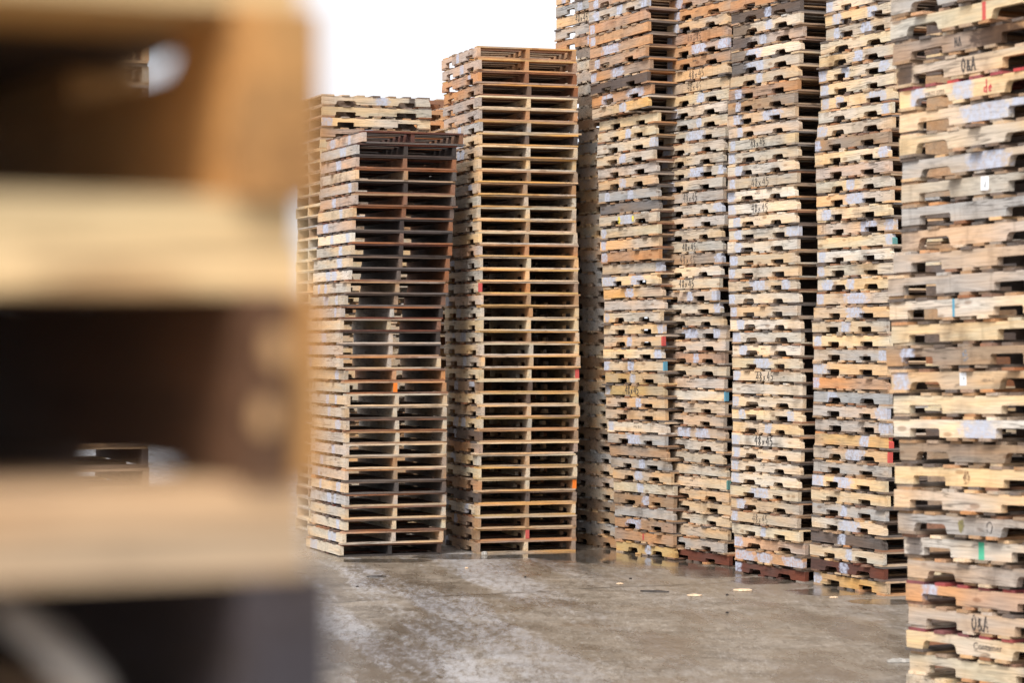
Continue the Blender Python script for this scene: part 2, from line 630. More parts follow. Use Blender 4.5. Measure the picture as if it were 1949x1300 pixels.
def side_stack(corner, s0, ang, L, W, rows, pitch, lean, phrase, nc=None, nw=.19, base=0, jit=.012, frm='up', roty=0.018, nd=.040, tilts=None):
    """A stack showing the long stringer side. rows: tokens, topmost first."""
    n = len(rows)
    out = []
    for k, tok in enumerate(reversed(rows)):
        f = tok.split()
        code, notch = f[0][0], f[0][1]
        zb = (k + base) * pitch
        ypx = CY - (zb + pitch / 2 - HC) * s0
        px = lean_at(lean, ypx, None)
        dx = 0.0 if px is None else (px - lean[-1][1]) / s0
        a = ang + RND.uniform(-roty, roty)
        u = Vector((math.cos(a), math.sin(a))); v = Vector((-u.y, u.x))
        c = corner + Vector((dx, 0)) + u * (L / 2 + RND.uniform(-jit, jit)) + v * (W / 2 + RND.uniform(-jit, jit) * .6)
        patches, band, char, words = [], None, None, []
        writing = None
        for t in f[1:]:
            if t[0] in 'pP' and len(t) == 2 and t[1].isdigit():
                x = int(t[1]) / 10 + .05
                hw = RND.uniform(.042, .070) if t[0] == 'p' else RND.uniform(.10, .145)
                patches.append((x + RND.uniform(-.02, .02), hw))
            elif t[0] == 'e':
                band = (BAND[t[1]][0], 1.0, .018, .012); words = [BAND[t[1]][1] + ' end']
            elif t == 'D':
                char = (0.08, .22, .85)
            elif t in ('x', 's', 'S', 'm'):
                writing = t
        desc = WORDS[code]
        extra = {'x': ' lettered 48x45', 's': ' with a stencil', 'S': ' with dark stamps', 'm': ' with black stamps'}.get(writing, '')
        if words:
            extra = ' with ' + words[0]
        elif not writing and patches:
            extra = ' with lavender patch' if len(patches) == 1 else ' with lavender patches'
        if writing == 'x':
            pass
        solid = {'n': 'solid ', 'q': 'notched ', 'r': 'round-notched '}[notch]
        idx = k + 1 if frm == 'up' else n - k
        label = f"{solid}{desc} pallet{extra}, {ordinal(idx)} {frm} {phrase}"
        if len(label.split()) > 16 or len(label.replace('-', ' ').split()) > 19:
            label = f"{desc} pallet{extra}, {ordinal(idx)} {frm} {phrase}"
        tl = tilts(n - 1 - k) if tilts else 0.0
        root, sts = pallet((c.x, c.y, zb + abs(tl) * L / 2), a, L, W, code, notch, label, tilt=tl, nc=nc, nw=nw, nd=nd, pull=.06 if code not in 'RdD' else 0.0, sz=(pitch - .0006) / H0, patches=patches[:4], band=band, char=char, boards=code + 'bbbdddruob', stcodes=(code, 'd', 'b'))  # dark boards and rear stringers paint shade into gaps and notches
        st = sts[0]
        if writing == 'x':
            write_on(st, L, W, strokes_mesh('48x45', .076, RND.choice((.0070, .0085, .010)), INK, RND.choice((.62, .68, .72)), 1.12, RND.randrange(1, 6)), .47 + RND.uniform(-.02, .02), .044 + RND.uniform(-.004, .004))
        elif writing == 's':
            write_on(st, L, W, type_mesh(RND.choice(['48X48-A', '48X48-A', '44X48']), .026, INK_FADE), .45 + RND.uniform(-.03, .03), .055)
        elif writing == 'S':
            write_on(st, L, W, type_mesh('HT-265', .026, INK), .47, .066)
            write_on(st, L, W, type_mesh('KD', .022, INK), .48, .040)
        elif writing == 'm':
            write_on(st, L, W, type_mesh('HAB BEAS', .040, INK), .52, .046)
        out.append((root, sts))
    return out[::-1]


# ------------------------------------------------------------------ the wall of side-on stacks
WL, WW = 1.143, 1.016
W1 = """or p1|gq p1 p5 p9|on s p0|on p0|on P3|oq p1|on p0 P4|dq|oq P2 P7|an p5|yq|yq p5|tq p9|tq p4|kq|ur p4|gn p1 p5|Gn|tr P4 Y|yn s p0|un s p0|on s p0|tn p9|yq P1 P6|an p4|kn|yr p0|yq s p9|ur p4 er|yq p9|tn p0 p4 eb|aq p4|an x p0|uq p5|uq|cn m p0|gq P4|bn|gq p5|ur p4|yn p4|bq p5|gn|oq P3|on Z|ar p5""".split('|')
W2 = """or p1|or s p1|ur p1|on x p0|oq P5 P9|or s p0|un x p0|un x p0|yr p5|cr s p1|tr p5|tq P5|tr p0|tr s p0|tq P5 p9|tq p1|kn x p0|tr S P9|kq|tr s p1|tn x p0|bn x p0 p9|cr s p0|tn x|kq p1 p5 p9|tq p9|tr s p0|kq P4 p8|kr p0|wr p5|tr p0|kn s|cn p0 eb|uq p0|kq|kn P3 P6|tr p0|tr p0|tn p0|un s p0 eg|ur p0|tq|tq p0|un s p0|kq|Rq""".split('|')
W3 = """oq|dr p5|cr p5 D|pr p4 D|cr P3 D|tr P3 D|ur p4|oq p1|br p1|uq P6 p1|kr p1|yn x p0|tr p0|cr s p1|tn x p0|cr s p0|cn x p0|cr s p1|tq p1 P9|cr p1|tq p0|tq p0|tq P4 p8|cr p0|tq p0|cr p1|tr p0|cr s p1|yq P4|tn x p0|cn|cr s p0|yq p1 p8|yr p5|cn x p0|cr s p0|cr S p0|cr s p0|yq P4|ur p1|tn x p0|yq p4|pr p0|on P1 P4 P8|Rr p0""".split('|')
W4 = """cq p0|yq p1 p6|tq p1 p5 s|yr|yr p5|yq p0 p3 p8 s|yq p0|yq p0 p2 P7|yr p9|ur p0|bq p0|yq p9|pq|yr p4|uq P5|yq p1|uq P6 p9|yn p9 eg|cq p0|yq p0|yr p1 p4|un p0 P5|uq P5|tq p4|yq p0|gq p9|uq P0|on p0|gr p2|kq P9|kq p9|an p6 er|ur P5 er|gq|yq P0 P4|yq|gq p4|cq P5|dn p4|tq p5|Rr p4|aq p0""".split('|')


def wall_stack(px, py, deg, rows, lean, phrase, tilts=None):
    c, s = ground(px, py)
    # pitch from the picture: the stack's rows end just above the frame's top edge
    mid_s = s * 1.022
    top_y = -14.0
    ztop = HC + (CY - top_y) / mid_s
    return side_stack(c, mid_s, math.radians(deg), WL, WW, rows, ztop / len(rows), lean, phrase, tilts=tilts)


w1 = wall_stack(1172, 1050, -63.5, W1, [(0, 1119), (100, 1121), (190, 1126), (225, 1127), (232, 1143), (260, 1136), (350, 1138), (460, 1142), (530, 1147), (700, 1150), (760, 1153), (800, 1152), (850, 1159), (900, 1166), (1050, 1172)], "in the notched wall's first stack", tilts=lambda i: .030 if i < 10 else .006)
w2 = wall_stack(1265, 1062, -64, W2, [(0, 1272), (100, 1270), (200, 1268), (260, 1263), (350, 1258), (420, 1258), (520, 1257), (556, 1247), (590, 1256), (650, 1263), (720, 1262), (800, 1258), (860, 1262), (930, 1266), (985, 1272), (1020, 1265), (1062, 1265)], "in the notched wall's second stack")
w3 = wall_stack(1399, 1090, -64.5, W3, [(0, 1390), (60, 1395), (130, 1392), (200, 1384), (300, 1385), (450, 1386), (560, 1388), (640, 1394), (700, 1396), (760, 1394), (860, 1391), (960, 1392), (1000, 1392), (1030, 1397), (1090, 1399)], "in the notched wall's third stack")
w4 = wall_stack(1549, 1112, -65.5, W4, [(0, 1573), (60, 1573), (75, 1562), (130, 1558), (180, 1566), (220, 1556), (300, 1552), (420, 1556), (560, 1556), (620, 1546), (720, 1548), (800, 1549), (860, 1551), (900, 1545), (1000, 1546), (1060, 1540), (1112, 1549)], "in the notched wall's fourth stack")

# marks that only one pallet has
write_on(w1[18][1][0], WL, WW, blot_mesh(.040, INK_YEL, 3), .36, .044)
write_on(w1[18][1][0], WL, WW, blot_mesh(.034, INK_YEL, 5), .60, .050)
for o in w1[18][1][0].children:
    o.name = 'spray_mark'
w1[18][0]['label'] = "round-notched light tan pallet splashed with yellow spray in the notched wall's first stack"
write_on(w1[44][1][0], WL, WW, strokes_mesh('N', .06, .008, INK_RED), .50, .045)
w1[44][0]['label'] = "orange brown pallet with a red scrawl, second from the ground in the wall's first stack"

# ------------------------------------------------------------------ the big soft stack by the frame's edge
RL, RW = 1.219, 1.016
R = """gr|yr|bq|uq D|yr|cq P5 p7|yr|gr P5|tq|gq p8|kr|kq|kq|cq|yq|bq p1|ur p0|yq|cq P5|br|yq|uq|kr|cq D|kr|oq p1|kq|yr|yq""".split('|')
rc, rs = ground(1728, 1416)
RP = .1198
rlean = [(30, 1692), (100, 1700), (190, 1710), (240, 1714), (290, 1711), (340, 1716), (430, 1715), (480, 1716), (515, 1697), (580, 1690), (630, 1697), (680, 1688), (720, 1694), (770, 1698), (810, 1704), (860, 1711), (900, 1702), (950, 1702), (990, 1711), (1035, 1722), (1120, 1726), (1165, 1730), (1210, 1724), (1260, 1730), (1300, 1728)]
rr = side_stack(rc, rs, math.radians(-61), RL, RW, R, RP, rlean, 'edge in the big blurred stack', nc=.343, nw=.24, nd=.045, base=3, jit=.012, frm='from the top', roty=.02, tilts=lambda i: .021)


def relabel(i, text):
    rr[i][0]['label'] = text


def r_mark(i, me, frac, z=.044, name='lettering'):
    o = write_on(rr[i][1][0], RL, RW, me, frac, z)
    o.name = name
    return o


def r_band(i, rgb, frac, hw):
    st = rr[i][1][0]
    prop4(st, 'band', rgb + (1,)); prop4(st, 'band_at', ((frac - .5) * RL, hw * RL, .006, 0))


r_mark(0, strokes_mesh('Ms', .07, .008, INK_RED), .46, .05); relabel(0, 'weathered grey pallet with red scrawl at the top of the big blurred stack')
r_band(1, RED, .62, .012); relabel(1, 'blond pallet with a red vertical stripe near the top of the big blurred stack')
r_mark(2, strokes_mesh('NA', .05, .006, INK), .42); prop4(rr[2][1][0], 'char', ((.66 - .5) * RL, .16 * RL, .9, 0)); relabel(2, 'mid brown pallet with a burnt black smear, third down the big blurred stack')
r_mark(3, strokes_mesh('O&A', .074, .010, INK, .62), .47); prop4(rr[3][1][0], 'char', ((.06 - .5) * RL, .065 * RL, .95, 0)); relabel(3, 'honey tan pallet lettered O&A with charred end, high in the big blurred stack')
r_mark(4, strokes_mesh('de', .06, .008, INK_RED), .58); r_mark(4, type_mesh('MRTS 0709', .032, INK_FADE), .24, .05)
relabel(4, 'blond pallet under red deck boards with white sprays and red writing')
prop4(rr[4][1][0], 'patch', ((.13 - .5) * RL, .05 * RL, (.42 - .5) * RL, .07 * RL))
for o in rr[4][0].children:
    if o.name.startswith('deck_board') and o.location.z > .05:
        o.color = (.42, .05, .05, .4)
        o['label'] = 'red painted deck board'


def red_deck(i):
    for o in rr[i][0].children:
        if o.name.startswith('deck_board') and o.location.z > .05:
            o.color = (.27, .060, .065, .8)
            o['label'] = 'red painted deck board'


def sticker(i, frac):
    r_mark(i, quad_mesh(.055, .066, PAPER, 'paper_sticker'), frac, .050, 'paper_sticker')
    o = r_mark(i, strokes_mesh('Z', .03, .005, INK), frac + .006, .044)
    o.location.y -= .0045
    o.rotation_euler = (0, 0, 0)


sticker(8, .54); relabel(8, 'light tan pallet with a white paper sticker, ninth down the big blurred stack')
r_band(13, BLUE, .43, .008); relabel(13, 'cream pallet with a thin blue line halfway down the big blurred stack')
r_mark(15, blot_mesh(.036, ink('blue seal', (.16, .28, .42), .52, 50), 8), .52, .044, 'round_seal'); relabel(15, 'brownish pallet with a faded round blue seal in the big blurred stack')
sticker(16, .47); r_mark(16, type_mesh('140504-02', .026, INK_FADE), .62, .042)
relabel(16, 'honey tan pallet with white sticker and stencil, mid-height in the big blurred stack')
r_mark(20, blot_mesh(.036, ink('knot', (.16, .07, .03), .45, 40), 12), .46, .042, 'knot'); relabel(20, 'blond yellow pallet with a large brown knot in the big blurred stack')
bm = bmesh.new(); ribbon(bm, [(math.cos(a) * .020, math.sin(a) * .026) for a in [k * math.tau / 14 for k in range(15)]], .005)
ring = bpy.data.meshes.new('lettering'); bm.to_mesh(ring); bm.free(); ring.materials.append(INK)
r_mark(22, ring, .60); r_mark(22, blot_mesh(.034, ink('olive stain', (.20, .17, .07), .42, 40), 15), .42, .044, 'stain')
relabel(22, 'pinkish pallet with a drawn ring and olive stain low in the big blurred stack')
r_band(23, (.04, .42, .25), .50, .018); prop4(rr[23][1][0], 'char', ((.07 - .5) * RL, .05 * RL, .8, 0)); relabel(23, 'cream pallet with a green stripe low in the big blurred stack')
for i in (25, 27):
    red_deck(i)
red_deck(26) if False else None
relabel(25, 'orange brown pallet with a grey patch under faded red boards in the big blurred stack')
r_mark(26, strokes_mesh('O&A', .072, .0095, INK, .62), .47); relabel(26, 'greyish pallet lettered O&A low in the big blurred stack')
r_mark(27, type_mesh('Container', .052, INK), .52, .05); relabel(27, 'blond pallet stencilled Container near the bottom of the big blurred stack')

# ------------------------------------------------------------------ end-on stacks
CL, CW = 1.219, 1.016


def end_stack(px, py, deg, rows, pitch, lean, phrase, notch, boards, patch_p=0.6, base=0, only=None, nd=.04, wlab='end-on'):
    c0, s = ground(px, py)
    n = len(rows)
    out = []
    for k, tok in enumerate(reversed(rows)):
        if only is not None and k not in only:
            continue
        f = tok.split()
        code = f[0]
        zb = (k + base) * pitch
        ypx = CY - (zb + pitch / 2 - HC) * s
        x = lean_at(lean, ypx, None)
        dx = 0 if x is None else (x - lean[-1][1]) / s
        a = math.radians(deg) + RND.uniform(-.012, .012)
        r = Vector((math.cos(a), math.sin(a))); b = Vector((-r.y, r.x))
        c = c0 + Vector((dx, 0)) + r * (CW / 2 + RND.uniform(-.006, .006)) + b * (CL / 2 + RND.uniform(-.010, .010))
        patches = [(RND.uniform(.1, .9), RND.uniform(.03, .08)) for _ in range(RND.choice((1, 1, 2)))] if RND.random() < patch_p else []
        band, on, words = None, None, ''
        for t in f[1:]:
            if t[0] == 'e':
                band = (BAND[t[1]][0], 0.0, .012, 0.0); on = [{'l': 2, 'm': 1, 'r': 0}[t[2]]]
                words = ' with ' + BAND[t[1]][1] + ' end'
        # visible side is the lighter one for the dark stack
        stc = None
        if len(code) == 2:
            stc = (code[0], code[0], code[1])
            code = code[0]
        else:
            stc = (code, code, code)
        if notch == 'n' and len(stc[2]) and k > n - 19 and base == 0 and only is None:
            boards_k = 'dDrRdb'
            stc = (RND.choice('dDr'), stc[1], stc[2])
        else:
            boards_k = boards
            if RND.random() < .35:
                stc = (stc[0], RND.choice('yubd'), stc[2])
        label = f"{WORDS[code]} pallet{words}, {ordinal(k + 1)} up {phrase}"
        out.append(pallet((c.x, c.y, zb), a + math.pi / 2, CL, CW, code, notch, label, sz=(pitch - .0006) / H0, face=1, patches=patches, band=band, bands_on=on,
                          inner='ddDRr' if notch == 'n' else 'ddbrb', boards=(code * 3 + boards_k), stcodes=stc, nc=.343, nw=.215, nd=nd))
    return out


# top to bottom; first letter is the front, second the left side where it differs
C1 = "Rp|Dg|rp|bu|Dk|rp|ru|Dp|rc|Dt|dt|dc|bt|bt|tk|yt|kt|kk|ut|ot|ot eor|tt|tt|tt|tt|tk|bt|bk|dt|kk|tt|yt|ut|Dt".split('|')
C1[20] = "ot eom"
C2 = "op|op|ro|ro|yp|op|gk|dt|yu|yt|bu|bk|yt|yt|ut|y|op|ut|ut|ot erl|bk|y|y|ut|y|u|y err|b|y|u|y|bd|o|y|y|o eor|bd|y|b|b erm|b".split('|')
P1 = (1061 - 246) / 200.0 / len(C1)
P2 = (1055 - 86) / 196.6 / len(C2)
end_stack(645, 1061.5, 20, C1, P1, [(245, 692), (262, 690), (275, 676), (330, 677), (400, 672), (480, 667), (560, 658), (620, 645), (690, 646), (715, 657), (760, 659), (860, 657), (960, 657), (1010, 655), (1035, 648), (1061, 645)],
          'in the short dark-faced stack', 'n', 'rbduor', .75)
end_stack(907, 1055, 18, C2, P2, [(86, 908), (200, 912), (400, 908), (540, 912), (600, 914), (800, 914), (900, 909), (1055, 907)],
          'in the tall orange-topped end-on stack', 'q', 'hahuoy', .35)

# ------------------------------------------------------------------ blond stack behind the dark-faced one (its top shows)
s3 = 178.0
c3 = Vector(((612 - CX) / s3, F / s3))
P3 = ((CY - 178) / s3 + HC) / 40
u3 = math.radians(20)
tops3 = side_stack(c3, s3, u3, 1.219, 1.016, ['yr p5', 'yq', 'yq p0', 'oq p4'], P3, None, 'the blond stack behind the dark-faced one', base=36, frm='down', nc=.343, nw=.215)
tops3[0][1][0]['char'] = [.40, .035, .9, 0.0]

# ------------------------------------------------------------------ far stack of the wall: its top five are things, the rest is in the mass
c0v, s0v = ground(1172, 1050)
uw = Vector((math.cos(math.radians(-65)), math.sin(math.radians(-65))))
c0 = c0v - uw * 1.295
s0 = F / c0.y
P0 = ((CY + 10) / s0 + HC) / 47
side_stack(c0 + Vector((-.02, 0)), s0, math.radians(-65), 1.219, WW, ['uq p1', 'gq p4', 'un x', 'kq', 'oq p6'], P0, None, 'the sky-backed stack behind the tall one', base=42, frm='down')

# ------------------------------------------------------------------ soft foreground pallets, an arm's length from the lens
NTS, NTB, NTH = .0862, .0205, .040
NP = NTS + 2 * NTB
na = math.radians(25)
nr = Vector((math.cos(na), math.sin(na))); nb = Vector((-nr.y, nr.x))
ncorner = Vector((-.0835, 1.132))
ncen = ncorner - nr * (CW / 2) + nb * (CL / 2)
zb1 = HC + .0436
PAL['N'] = (.47, .25, .085); PAL['M'] = (.62, .455, .235); PAL['Q'] = (.66, .51, .29); PAL['X'] = (.52, .35, .20); PAL['V'] = (.052, .043, .046)
near = [  # dark inner boards and stringers carry the openings' shade in their tints
    (zb1, dict(stc='Ndd', flip=True, notch='r', nd=.019, nc=CL / 2 - .192, nw=.205, boards='bo', front=('M', 'M'), dark=False, dx=-.0025,
               lab='huge blurred amber pallet with a sky-filled notch, topmost beside the lens')),
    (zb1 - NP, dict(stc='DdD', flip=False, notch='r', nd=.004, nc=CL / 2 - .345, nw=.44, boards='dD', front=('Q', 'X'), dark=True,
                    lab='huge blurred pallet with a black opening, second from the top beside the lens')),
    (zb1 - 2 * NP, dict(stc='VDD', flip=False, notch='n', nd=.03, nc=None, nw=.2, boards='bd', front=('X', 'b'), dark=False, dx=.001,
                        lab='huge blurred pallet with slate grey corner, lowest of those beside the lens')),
]
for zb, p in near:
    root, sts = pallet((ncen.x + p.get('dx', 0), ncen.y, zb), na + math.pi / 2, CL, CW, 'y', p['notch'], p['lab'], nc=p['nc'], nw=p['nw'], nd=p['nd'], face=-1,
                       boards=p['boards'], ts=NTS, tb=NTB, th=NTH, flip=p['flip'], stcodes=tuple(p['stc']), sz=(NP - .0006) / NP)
    bs = [o for o in root.children if o.name.startswith('deck_board')]
    if p['flip']:                                   # this one is closely boarded on top
        hi_b = sorted((o for o in bs if o.location.z > .05), key=lambda o: o.location.x)
        for o in hi_b:
            bs.remove(o); bpy.data.objects.remove(o)
        nb_ = 9
        for i in range(nb_):
            wd_ = CL / nb_ - .004
            bs.append(child('deck_board', board_mesh(CW, wd_, i % 7, NTB), root, (-CL / 2 + (i + .5) * CL / nb_, 0, NTB + NTS), tint('d', .1) + (.3,)))  # dark tint deepens the shade in the opening below
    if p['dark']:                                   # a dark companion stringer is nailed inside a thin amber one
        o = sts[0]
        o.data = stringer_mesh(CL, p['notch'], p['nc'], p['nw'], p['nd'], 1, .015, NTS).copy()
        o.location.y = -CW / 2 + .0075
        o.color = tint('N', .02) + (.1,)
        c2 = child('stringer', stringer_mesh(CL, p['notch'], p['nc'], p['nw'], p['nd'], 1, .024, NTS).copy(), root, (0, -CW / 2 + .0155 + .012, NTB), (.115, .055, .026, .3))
        for pn in ('patch', 'patch_more', 'char', 'band'):
            prop4(c2, pn, Z4)
        prop4(c2, 'band_at', (9, 0, 0, 0))
        for kz, ky, kr in ((.060, -.002, .0085), (.030, .004, .0075)):
            km = blot_mesh(kr, ink('pale scuff', (.50, .29, .13), .2, 30), int(kz * 1000))
            ko = child('scuff_mark', km, c2, (-CL / 2 - .0065, ky, kz))
            ko.rotation_euler = (0, 0, math.pi / 2)
        c2['label'] = 'dark brown companion stringer'
        sts.append(c2)
    for hi, code in ((True, p['front'][0]), (False, p['front'][1])):
        lead = min((o for o in bs if (o.location.z > .05) == hi), key=lambda o: o.location.x)
        lead.color = tint(code, .02) + (.1,)
        lead.data = board_mesh(CW, .138, 'whole', NTB)
        lead.location.y = 0
    for o in bs + sts:                              # dry, unweathered timber
        o.data = o.data.copy()
        o.data.materials[0] = M_BRD_NEAR if o in bs else M_STR_NEAR

# ------------------------------------------------------------------ stack seen through the foreground pallets' notches
sb = 333.0
cb = Vector(((283 - CX) / sb, F / sb))
ba = math.radians(22)
br = Vector((math.cos(ba), math.sin(ba)))
cb = cb - br * CW
bpx = CX + F * cb.x / cb.y
bpy_ = CY + HC * F / cb.y
NB_ = 31
PB = ((CY - 80) / sb + HC) / NB_
end_stack(bpx, bpy_, 22, list('utyyobuttyuobyutyubdbrytuoyutyu'), PB, None, 'in the stack glimpsed through the blurred pallets', 'n', 'yub', .2, only=(29, 30, 9, 10, 11, 12))

# ------------------------------------------------------------------ the rest of the pallets, as one mass
mb = bmesh.new()
lay = mb.loops.layers.float_color.new('tint')


def mass_part(me, mat, rgb):
    n0 = len(mb.faces)
    tmp = bmesh.new(); tmp.from_mesh(me); tmp.transform(mat)
    vm = {}
    for v in tmp.verts:
        vm[v] = mb.verts.new(v.co)
    for f in tmp.faces:
        nf = mb.faces.new([vm[v] for v in f.verts])
        for lp in nf.loops:
            lp[lay] = rgb + (1,)
    tmp.free()


def mass_pallet(c, a, z, L, W, code, notch, pitch, nc=None, nw=.19, ts=TS, tb=TB):
    nc = nc or L * .215
    base = Matrix.Translation((c.x, c.y, z)) @ Matrix.Rotation(a, 4, 'Z') @ Matrix.Diagonal((1, 1, (pitch - .0006) / (ts + 2 * tb), 1))
    for y in (-W / 2 + .019, 0, W / 2 - .019):
        mass_part(stringer_mesh(L, notch, nc, nw, .04, RND.randrange(5), .038, ts), base @ Matrix.Translation((0, y, tb)), tint(code))
    top, bot = layout(L, W)
    for zz, xs in ((tb + ts, top), (0, bot)):
        for x, wd in xs:
            mass_part(board_mesh(W, wd, RND.randrange(7), tb), base @ Matrix.Translation((x, RND.uniform(-.004, .004), zz)), tint(RND.choice(code * 3 + 'ubyg'), .16))


def mass_side(c, ang, L, W, n0, n1, pitch, codes, nc=None, drift=None, notches='qqr'):
    for k in range(n0, n1):
        a = ang + RND.uniform(-.012, .012)
        u = Vector((math.cos(a), math.sin(a))); v = Vector((-u.y, u.x))
        dd = drift(k) if drift else Vector((0, 0))
        cc = c + dd + u * (L / 2 + RND.uniform(-.010, .010)) + v * (W / 2 + RND.uniform(-.008, .008))
        mass_pallet(cc, a, k * pitch, L, W, RND.choice(codes), RND.choice(notches), pitch, nc)


def drift0(k):
    # the stack sways towards its neighbour lower down
    t = 1 - k / 42.0
    return Vector((.02 + .10 * t, 0))


mass_side(c0 - Vector((.02, 0)), math.radians(-65), 1.219, WW, 0, 42, P0, 'bbbgtkuktg', drift=drift0)
mass_side(c3, u3, 1.219, 1.016, 0, 36, P3, 'ytub', nc=.343)
c4 = Vector(((770 - CX) / 160.0, F / 160.0))
mass_side(c4, math.radians(18), 1.219, 1.016, 0, 40, ((CY - 186) / 160.0 + HC) / 40, 'rob', notches='q')
# the yard goes on behind the end-on stacks; one unseen stack is added beside the foreground ones
cc2, ss2 = ground(907, 1055)
a2 = math.radians(18)
b2 = Vector((-math.sin(a2), math.cos(a2)))
mass_side(cc2 + b2 * 1.36 + Vector((.1, 0)), a2, 1.219, 1.016, 0, 36, .118, 'rbu', notches='q')
mass_side(ncorner - nr * (CW + .12 + 1.219) + nb * .1, na, 1.219, 1.016, 0, 19, .1185, 'ybt', notches='n')  # out of view, blocks light from the left to darken the foreground openings
vv0 = Vector((-uw.y, uw.x))
mass_side(c0 + vv0 * 1.12, math.radians(-65), WL, WW, 0, 39, P0, 'bbdgtk', notches='n')
mass_side(c0 - uw * 1.22, math.radians(-65), WL, WW, 0, 34, P0, 'bbdgtk', notches='n')
ur = Vector((math.cos(math.radians(-61)), math.sin(math.radians(-61)))); vr = Vector((-ur.y, ur.x))
mass_side(rc + vr * 1.10, math.radians(-61), RL, RW, 0, 33, RP, 'bdrdb', nc=.343, notches='n')  # dark tints stand in for shade seen through the notches in front
for ww, cw_ in ((ground(1172, 1050)[0], 40), (ground(1265, 1062)[0], 40)):
    mass_side(ww + vv0 * 1.14, math.radians(-65), WL, WW, 0, cw_, .1165, 'bbdgtk', notches='n')
mass_side(rc + vr * 1.12 - ur * 1.27, math.radians(-61), RL, RW, 0, 33, RP, 'bdrdb', nc=.343, notches='n')  # same painted-in shade as the row beside it
# lower pallets of the big soft stack
mass_side(rc, math.radians(-61), RL, RW, 0, 3, RP, 'ytk', nc=.343)
for k in range(NB_):
    if k in (29, 30, 9, 10, 11, 12):
        continue
    bb = Vector((-br.y, br.x))
    mass_pallet(cb + br * CW / 2 + bb * CL / 2, ba + math.pi / 2, k * PB, CL, CW, RND.choice('utyobk'), 'n', PB)
# pallets that carry the foreground ones, down to the ground
zz = zb1 - 2 * NP
kk = int(zz / .1185)
for k in range(kk):
    mass_pallet(ncen, na + math.pi / 2, k * zz / kk, CL, CW, RND.choice('yutob'), 'r', zz / kk)
mme = bpy.data.meshes.new('remaining_pallets')
mb.to_mesh(mme); mb.free()
mme.materials.append(M_MASS)
mass = bpy.data.objects.new('remaining_pallets', mme)
mass['kind'] = 'stuff'
mass['label'] = 'many more stacked pallets half hidden behind the other stacks'
mass['category'] = 'pallets'
col.objects.link(mass)

# ------------------------------------------------------------------ wet concrete yard
q = NB('wet concrete')
tc = q.n('ShaderNodeTexCoord')
P = tc.outputs['Object']
sep = q.n('ShaderNodeSeparateXYZ'); q.l(P, sep.inputs[0])
big = q.noise(P, 0.55, 4, .6)
mid = q.noise(P, 2.6, 5, .65)
fine = q.noise(q.scaled(P, (1, .22, 1)), 17, 6, .80)
grit = q.noise(q.scaled(P, (1, .20, 1)), 55, 4, .85)
# tyre films with pale sky sheen painted in: long streaks, bending slightly
ang = math.radians(-11)
v0 = q.n('ShaderNodeMapping'); v0.inputs['Rotation'].default_value = (0, 0, ang)
q.l(P, v0.inputs[0])
vm = q.n('ShaderNodeMapping'); vm.inputs['Scale'].default_value = (1.5, .11, 1)
q.l(v0.outputs[0], vm.inputs[0])
dist = q.n('ShaderNodeVectorMath', operation='ADD'); q.l(vm.outputs[0], dist.inputs[0])
wob = q.n('ShaderNodeCombineXYZ'); q.l(q.math('MULTIPLY', q.noise(P, .35, 2, .5), 0.30), wob.inputs[0]); q.l(wob.outputs[0], dist.inputs[1])
streak = q.noise(dist.outputs[0], 1.35, 5, .68)
left = q.ramp(sep.outputs[0], 0.9, -0.5)         # films and their painted sheen lie on the left half of the yard
film_sheen = q.math('MULTIPLY', q.ramp(q.math('ADD', streak, q.math('MULTIPLY', q.math('SUBTRACT', fine, .5), .45)), .43, .62), q.math('ADD', q.math('MULTIPLY', left, .8), .2))
film_sheen = q.math('MULTIPLY', film_sheen, q.ramp(fine, .36, .58, .25, 1.0))


def ell(x, y, rx, ry):
    dx = q.math('DIVIDE', q.math('SUBTRACT', sep.outputs[0], x), rx)
    dy = q.math('DIVIDE', q.math('SUBTRACT', sep.outputs[1], y), ry)
    d2 = q.math('ADD', q.math('MULTIPLY', dx, dx), q.math('MULTIPLY', dy, dy))
    return q.math('ADD', d2, q.math('MULTIPLY', q.math('SUBTRACT', mid, .5), 2.2))


def gpt(px, py):
    v, s = ground(px, py)
    return v


puds = []
for px, py, rx, ry in ((1260, 1066, .62, .9), (1120, 1060, .5, .8), (1345, 1090, .40, .6), (880, 1060, .5, .35), (1455, 1106, .30, .35), (1580, 1128, .35, .30), (1680, 1146, .3, .25), (735, 1068, .55, .22), (1005, 1058, .6, .3)):
    v = gpt(px, py)
    puds.append(q.ramp(ell(v.x, v.y, rx, ry), 1.15, .65))
pud = puds[0]
for k in puds[1:]:
    pud = q.math('MAXIMUM', pud, k)
base = q.mix(q.ramp(mid, .3, .7), (.115, .090, .065, 1), (.245, .200, .155, 1))
base = q.mix(q.math('MULTIPLY', q.ramp(fine, .47, .36), .6), base, (.06, .045, .032, 1))
base = q.mix(q.math('MULTIPLY', q.ramp(big, .45, .62), .7), base, (.165, .130, .094, 1))
base = q.mix(q.math('MULTIPLY', q.ramp(fine, .50, .68), .45), base, (.34, .30, .255, 1))
base = q.mix(q.math('MULTIPLY', q.ramp(grit, .55, .66), .55), base, (.46, .42, .37, 1))  # pale grit, brightened to paint in the glints of wet aggregate
base = q.mix(q.math('MULTIPLY', q.ramp(grit, .44, .34), .55), base, (.05, .04, .033, 1))
base = q.mix(q.math('MULTIPLY', q.ramp(q.noise(P, 1.1, 5, .7), .56, .68), .45), base, (.14, .088, .05, 1))
wetn = q.n('ShaderNodeMapping'); wetn.inputs['Scale'].default_value = (.75, .22, 1); wetn.inputs['Location'].default_value = (7.3, 2.1, 0)
q.l(v0.outputs[0], wetn.inputs[0])
wet = q.ramp(q.noise(wetn.outputs[0], 1.6, 5, .62), .46, .60)
base = q.mix(q.math('MULTIPLY', wet, .58), base, (.075, .057, .040, 1))
